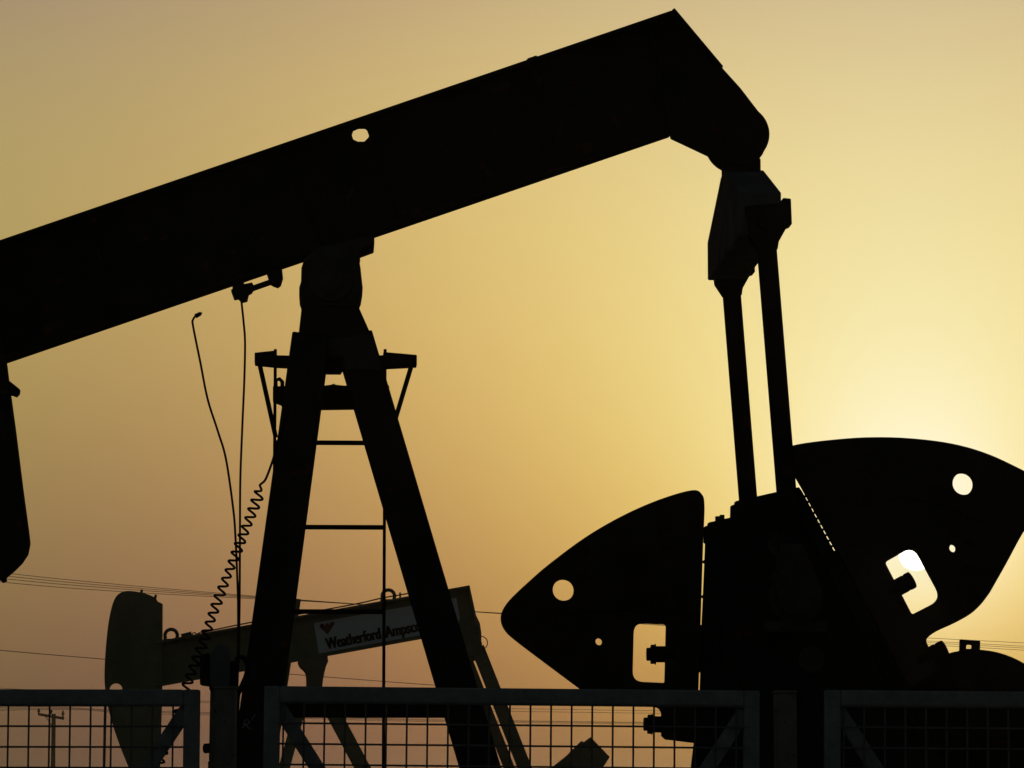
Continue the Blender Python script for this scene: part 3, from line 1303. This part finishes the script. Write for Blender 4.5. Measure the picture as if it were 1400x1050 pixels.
panel = make_panel()
specs = [(fp(272, 942).x - PW, R(.08), fp(272, 942).z - PTOP, 'galvanised mesh fence panel at the left, power pole seen through its grid'),
         (pb_l.x, R(.55), fp(352, 938).z - PTOP, 'galvanised mesh fence panel in the middle, spanning from A-frame to right post'),
         (fp(1118, 943.5).x, R(.5), fp(1118, 943.5).z - PTOP, 'galvanised mesh fence panel at the right, dark gear reducer behind its grid')]
for i, (x, tilt, dz, lab) in enumerate(specs):
    o = panel if i == 0 else copy_tree(panel)
    o.location = (x, FY, dz)
    o.rotation_euler = (0, tilt, 0)
    for ch in o.children:
        if ch.name.startswith('wire_mesh'):
            ch.location.x = (-.0075, 0, -.002)[i]
    tag(o, lab, 'mesh fence', 'mesh fence panels in front')


def post(px0, px1, pytop, label, extra=False):
    y = FY + .05
    a, b = fp(px0, pytop, y), fp(px1, pytop, y)
    root = empty('fence_post', ((a.x + b.x) / 2, y, 0))
    w = (b.x - a.x) / 2
    m = MB()
    m.box(-w, w, -w, w, -.3, a.z - .006)
    m.build('post', M['post'], root, bevel=.006)
    m = MB()
    m.box(-w - .002, w + .002, -w - .002, w + .002, a.z - .006, a.z)
    m.build('cap', M['post'], root, bevel=.002)
    for zz in (a.z - .35, .5):
        m = MB()
        m.box(-w - .004, w + .004, -w - .012, -w + .0, zz, zz + .04)
        m.bolt((-w * .5, -w - .012, zz + .02), (0, -1, 0), .008, .008)
        m.bolt((w * .5, -w - .012, zz + .02), (0, -1, 0), .008, .008)
        m.build('clamp', M['post'], root, bevel=.002)
    tag(root, label, 'fence post', 'square posts between the fence panels')
    return root


post(294.5, 323.5, 939, 'square fence post at the left, standing before the wellhead valves')
post(1058, 1088, 944.5, 'square fence post at the right, standing before the crank')


# wellhead fittings behind the left post: a pipe with valve body, clamp and hose
def wellhead():
    y = 9.7
    q = lambda px, py, dy=0: fp(px, py, y + dy)
    base_ = q(303, 1050)
    root = empty('wellhead', (base_.x, y, 0))
    off = Vector((base_.x, y, 0))
    L = lambda px, py, dy=0: q(px, py, dy) - off
    m = MB()
    top = L(302, 940)
    bot = Vector((L(303, 1045).x, 0, -.2))
    m.cyl(bot, Vector((bot.x, 0, L(0, 1040).z)), .036, n=24)
    m.cyl(Vector((bot.x, 0, L(0, 1040).z)), top, .034, .028, n=24)
    m.build('pipe', M['tandark'], root)
    m = MB()
    m.prism([(v.x, v.z) for v in [L(a, b) for a, b in ((288, 944), (288, 905), (291, 892), (296, 884), (303, 880), (310, 884), (315, 893), (315, 944))]], -.03, .03)
    m.build('valve_body', M['dusty'], root, bevel=.006)
    m = MB()
    m.prism([(v.x, v.z) for v in [L(a, b) for a, b in ((274, 937), (274, 902), (279, 894), (287, 893), (288, 939))]], -.022, .022)
    m.prism([(v.x, v.z) for v in [L(a, b) for a, b in ((287, 945), (287, 936), (294, 936), (294, 945))]], -.03, .03)
    m.build('hand_wheel_hub', M['black'], root, bevel=.005)
    m = MB()
    for px in (317.5, 321.5):
        m.bar(L(px, 904), L(px - .8, 938), .02, .008, up=(1, 0, 0))
    for py in (907, 919, 930, 938):
        m.bar(L(314, py), L(325, py), .024, .011)
    m.build('clamp', M['black'], root, bevel=.001)
    m = MB()
    m.tube(smooth_path([L(322, 903), L(328, 899), L(335, 901), L(338, 912), L(336, 924), L(331, 936), L(326, 948), L(324, 975), L(323, 1040)], 8), .006, 8)
    m.tube(smooth_path([L(340, 936), L(333, 940), L(326, 949), L(322, 962), L(321, 1000)], 8), .005, 8)
    m.build('hose', M['rubber'], root, bevel=0)
    m = MB()
    m.cyl(L(295, 1022), L(279, 1023.5), .013, n=16)
    m.cyl(L(281, 1023.5), L(277.5, 1023.7), .0125, .008, n=16)
    m.build('valve_knob', M['black'], root, bevel=0)
    for py in (984, 1005):
        m = MB()
        m.cyl(L(297, py), L(289.5, py), .006, n=10)
        m.bolt(L(291, py - 3), (-1, 0, 0), .008, .006)
        m.build('stud', M['black'], root, bevel=0)
    tag(root, 'dark wellhead pipe with valve, clamp and looped hose behind the left fence post', 'wellhead')


wellhead()

# ------------------------------------------------------------------ power pole and overhead lines
PD = 180.0


def pole(px, pytop, depth, label, tilt=0):
    c = fp(px, pytop, depth)
    root = empty('power_pole', (c.x, depth, 0))
    S = depth / F
    h = c.z
    m = MB()
    m.cyl((0, 0, -.5), (0, 0, h), .125, .10, 20)
    m.build('shaft', M['pole'], root, bevel=0)
    m = MB()
    zr = h - .09
    a, b = Vector((-20.5 * S, -.14, zr + 2 * S)), Vector((14.5 * S, -.14, zr - 4 * S))
    m.bar(a, b, .12, .13)
    m.bar((-11 * S, -.14, zr - .02), (-1.5 * S, -.1, zr - .5), .03, .03, up=(0, 1, 0))
    m.build('crossarm', M['pole'], root, bevel=0)
    for x, z0, z1 in ((-20 * S, zr + 1 * S, 9), (-.0 * S - 3 * S, h - .02, 6), (13 * S, zr - 4 * S, 11)):
        m = MB()
        m.cyl((x, -.14, z0), (x, -.14, z0 + z1 * S), .04, n=8)
        m.cyl((x, -.14, z0 + .45 * z1 * S), (x, -.14, z0 + .75 * z1 * S), .085, .06, n=12)
        m.build('insulator', M['porcelain'], root, bevel=0)
    m = MB()
    m.box(-.19, .19, -.13, .13, h - .66, h - .60)
    m.bar((.1, -.1, h - .62), (.29, -.1, h - .55), .03, .03)
    m.build('bracket', M['pole'], root, bevel=0)
    tag(root, label, 'power pole')
    return root


pole(73.5, 976, PD, 'distant dark power pole with crossarm and three insulators behind the left panel')


def wire(pts, d0, d1, rad, label, group):
    """a conductor through the sky: points with depth running from d0 to d1"""
    x0, x1 = pts[0][0], pts[-1][0]
    P = []
    for x, y in pts:
        k = (x - x0) / (x1 - x0)
        P.append(fp(x, y, d0 + (d1 - d0) * k))
    m = MB()
    m.tube(smooth_path(P, 10), rad, 6)
    o = m.build('power_line', M['cable'], None, bevel=0)
    tag(o, label, 'power line', group)


gA = 'upper power lines'
labA = 'thin overhead wire of the upper bundle, sloping from far left down to the right'
for dl, dm, dr in ((0, 0, 0), (4, .6, 4.5), (8, 1.2, 7), (13, 2.0, 10)):
    wire([(-700, 690 + dl * 1.6), (-300, 745 + dl * 1.3), (0, 782.5 + dl), (150, 798 + dl * .75), (300, 811 + dl * .4), (430, 821.5 + dm * .6), (560, 830.5 + dm * .4), (690, 838.5 + dm * .5), (1000, 857 + dr * .5), (1265, 872 + dr * .9), (1400, 879 + dr), (1800, 900 + dr * 1.4), (2300, 920 + dr * 1.8)], 118, 190, .0108, labA, gA)
wire([(-700, 815), (-300, 860), (0, 889), (145, 901.5), (270, 913), (400, 922), (590, 936.5), (760, 947), (950, 957), (1400, 976), (2000, 997)], 130, 210, .0155,
     'single overhead wire passing behind the head of the smaller pump jack', 'lone lower power line')
labP = 'faint distant overhead wire running low behind the fence mesh, level with the power pole'
for i, (px, py) in enumerate(((50.5, 966.5), (70.5, 968.5), (84.5, 970))):
    o = [0, 1.5, 3.5][i]
    wire([(-900, 985 + o), (-400, 974 + o), (-150, 971 + o), (px, py), (170, 971.5 + o), (280, 974 + o), (470, 981 + o * .8), (610, 984 + o * .8), (880, 987.5 + o * .7), (1200, 991 + o), (1700, 995 + o)], PD - .12, PD + 60, .012, labP, 'lower power lines at the pole')
for o in (0, 3.5):
    wire([(-700, 915 + o), (0, 941 + o), (280, 958.5 + o * .6), (470, 964 + o * .8), (620, 967.5 + o), (880, 971.5 + o), (1200, 975 + o), (1700, 980 + o)], 200, 250, .013,
         'faint distant overhead wire just below the top rail of the fence, above the lowest wires', 'middle power lines')

# ------------------------------------------------------------------ dusty evening air
def haze():
    m = MB()
    m.box(-2500, 2500, -2500, 2500, -1.6, 16)
    mat = bpy.data.materials.new('dusty_air')
    mat.use_nodes = True
    nt = mat.node_tree
    nt.nodes.clear()
    out = nt.nodes.new('ShaderNodeOutputMaterial')
    v = nt.nodes.new('ShaderNodeVolumePrincipled')
    v.inputs['Color'].default_value = (.92, .86, .76, 1)
    v.inputs['Density'].default_value = .00026
    v.inputs['Anisotropy'].default_value = .8
    nt.links.new(v.outputs[0], out.inputs['Volume'])
    o = m.build('haze', mat, None, bevel=0, smooth=0)
    tag(o, kind='stuff')


haze()

# ------------------------------------------------------------------ sky, sun
sun_dir = ray(1252, 757).normalized()
el = math.asin(sun_dir.z)
az = math.atan2(sun_dir.x, sun_dir.y)

w = bpy.data.worlds.new('World')
scn.world = w
w.use_nodes = True
nt = w.node_tree
nt.nodes.clear()
N, L = nt.nodes.new, nt.links.new


def math_n(op, a, b=None, c=None, clamp=False):
    n = N('ShaderNodeMath')
    n.operation = op
    n.use_clamp = clamp
    for i, v in enumerate((a, b, c)):
        if v is None:
            continue
        if isinstance(v, (int, float)):
            n.inputs[i].default_value = v
        else:
            L(v, n.inputs[i])
    return n.outputs[0]


tc = N('ShaderNodeTexCoord')
nrm = N('ShaderNodeVectorMath')
nrm.operation = 'NORMALIZE'
L(tc.outputs['Generated'], nrm.inputs[0])
dot = N('ShaderNodeVectorMath')
dot.operation = 'DOT_PRODUCT'
L(nrm.outputs[0], dot.inputs[0])
dot.inputs[1].default_value = sun_dir
ang = math_n('ARCCOSINE', math_n('MINIMUM', dot.outputs['Value'], 1.0))
d10 = math_n('MULTIPLY', ang, 10)
sep = N('ShaderNodeSeparateXYZ')
L(nrm.outputs[0], sep.inputs[0])
e10 = math_n('MULTIPLY', math_n('ARCSINE', sep.outputs['Z']), 10)
dc = math_n('MINIMUM', d10, 3.0)
ec = math_n('MINIMUM', math_n('MAXIMUM', e10, 0.0), 2.5)
ex = math_n('EXPONENT', math_n('DIVIDE', dc, -.35))
ex2 = math_n('EXPONENT', math_n('DIVIDE', dc, -.12))
# dimming of the dust glow away from the sun
far = math_n('EXPONENT', math_n('MULTIPLY', math_n('MAXIMUM', math_n('SUBTRACT', d10, 2.6), 0.0), -.38))
high = math_n('EXPONENT', math_n('MULTIPLY', math_n('MAXIMUM', math_n('SUBTRACT', e10, 2.4), 0.0), -.27))
K = ([-0.6828, -0.3762, -0.3914, 0.8169, -0.4339, 0.7645, 0.7006, -0.4821, 0.1228, -0.1853],
     [-1.0041, -1.2372, -0.044, 1.447, -0.533, 0.7419, 0.4988, -0.3741, 0.0993, -0.2171],
     [-4.0613, 0.616, 0.1205, 2.7298, -0.0828, -1.6933, 3.1217, -1.5601, -0.0915, 0.3736])
chan = []
# sky darkened near the horizon to offset the glow the haze adds
low = math_n('SUBTRACT', 1.0, math_n('MULTIPLY', math_n('EXPONENT', math_n('DIVIDE', ec, -.15)), .72))
for k in K:
    t = math_n('ADD', k[0], math_n('MULTIPLY', dc, k[1]))
    t = math_n('ADD', t, math_n('MULTIPLY', math_n('MULTIPLY', dc, dc), k[2]))
    t = math_n('ADD', t, math_n('MULTIPLY', ec, k[3]))
    t = math_n('ADD', t, math_n('MULTIPLY', math_n('MULTIPLY', ec, ec), k[4]))
    t = math_n('ADD', t, math_n('MULTIPLY', math_n('MULTIPLY', dc, ec), k[5]))
    t = math_n('ADD', t, math_n('MULTIPLY', ex, k[6]))
    t = math_n('ADD', t, math_n('MULTIPLY', ex2, k[7]))
    d2 = math_n('MULTIPLY', dc, dc)
    t = math_n('ADD', t, math_n('MULTIPLY', math_n('MULTIPLY', d2, dc), k[8]))
    t = math_n('ADD', t, math_n('MULTIPLY', math_n('MULTIPLY', d2, ec), k[9]))
    v = math_n('MULTIPLY', math_n('MULTIPLY', math_n('EXPONENT', t), low), math_n('MULTIPLY', far, high))
    chan.append(v)
comb = N('ShaderNodeCombineXYZ')
for i in range(3):
    L(chan[i], comb.inputs[i])
# the disc of the sun itself, half a degree across
disc = N('ShaderNodeMapRange')
disc.inputs['From Min'].default_value = 0.0475
disc.inputs['From Max'].default_value = 0.0435
disc.inputs['To Min'].default_value = 0
disc.inputs['To Max'].default_value = 1
disc.clamp = True
L(d10, disc.inputs['Value'])
dv = N('ShaderNodeVectorMath')
dv.operation = 'SCALE'
dv.inputs[0].default_value = (2.5, 2.4, 2.0)
L(disc.outputs['Result'], dv.inputs['Scale'])
add = N('ShaderNodeVectorMath')
L(comb.outputs[0], add.inputs[0])
L(dv.outputs[0], add.inputs[1])
bg1 = N('ShaderNodeBackground')
L(add.outputs[0], bg1.inputs['Color'])
bg1.inputs['Strength'].default_value = 1
# the clear sky above and behind
sky = N('ShaderNodeTexSky')
sky.sky_type = 'NISHITA'
sky.sun_disc = False
sky.sun_elevation = el
sky.sun_rotation = az
sky.air_density = 1.0
sky.dust_density = 3.0
bg2 = N('ShaderNodeBackground')
fs = math_n('SUBTRACT', 1.0, far)
L(math_n('MULTIPLY', fs, .026), bg2.inputs['Strength'])
L(sky.outputs[0], bg2.inputs['Color'])
ad = N('ShaderNodeAddShader')
L(bg1.outputs[0], ad.inputs[0])
L(bg2.outputs[0], ad.inputs[1])
out = N('ShaderNodeOutputWorld')
L(ad.outputs[0], out.inputs[0])

sd = bpy.data.lights.new('sun', 'SUN')
sd.energy = 0.2
sd.angle = R(.53)
sd.color = (1.0, .72, .42)
so = bpy.data.objects.new('sun', sd)
COL.objects.link(so)
so.location = (3, 40, 8)
so.rotation_euler = (-sun_dir).to_track_quat('-Z', 'Y').to_euler()

scn.view_settings.view_transform = 'Standard'
scn.view_settings.look = 'None'
scn.view_settings.exposure = 0
scn.view_settings.gamma = 1
scn.view_settings.use_curve_mapping = False
scn.cycles.max_bounces = 6
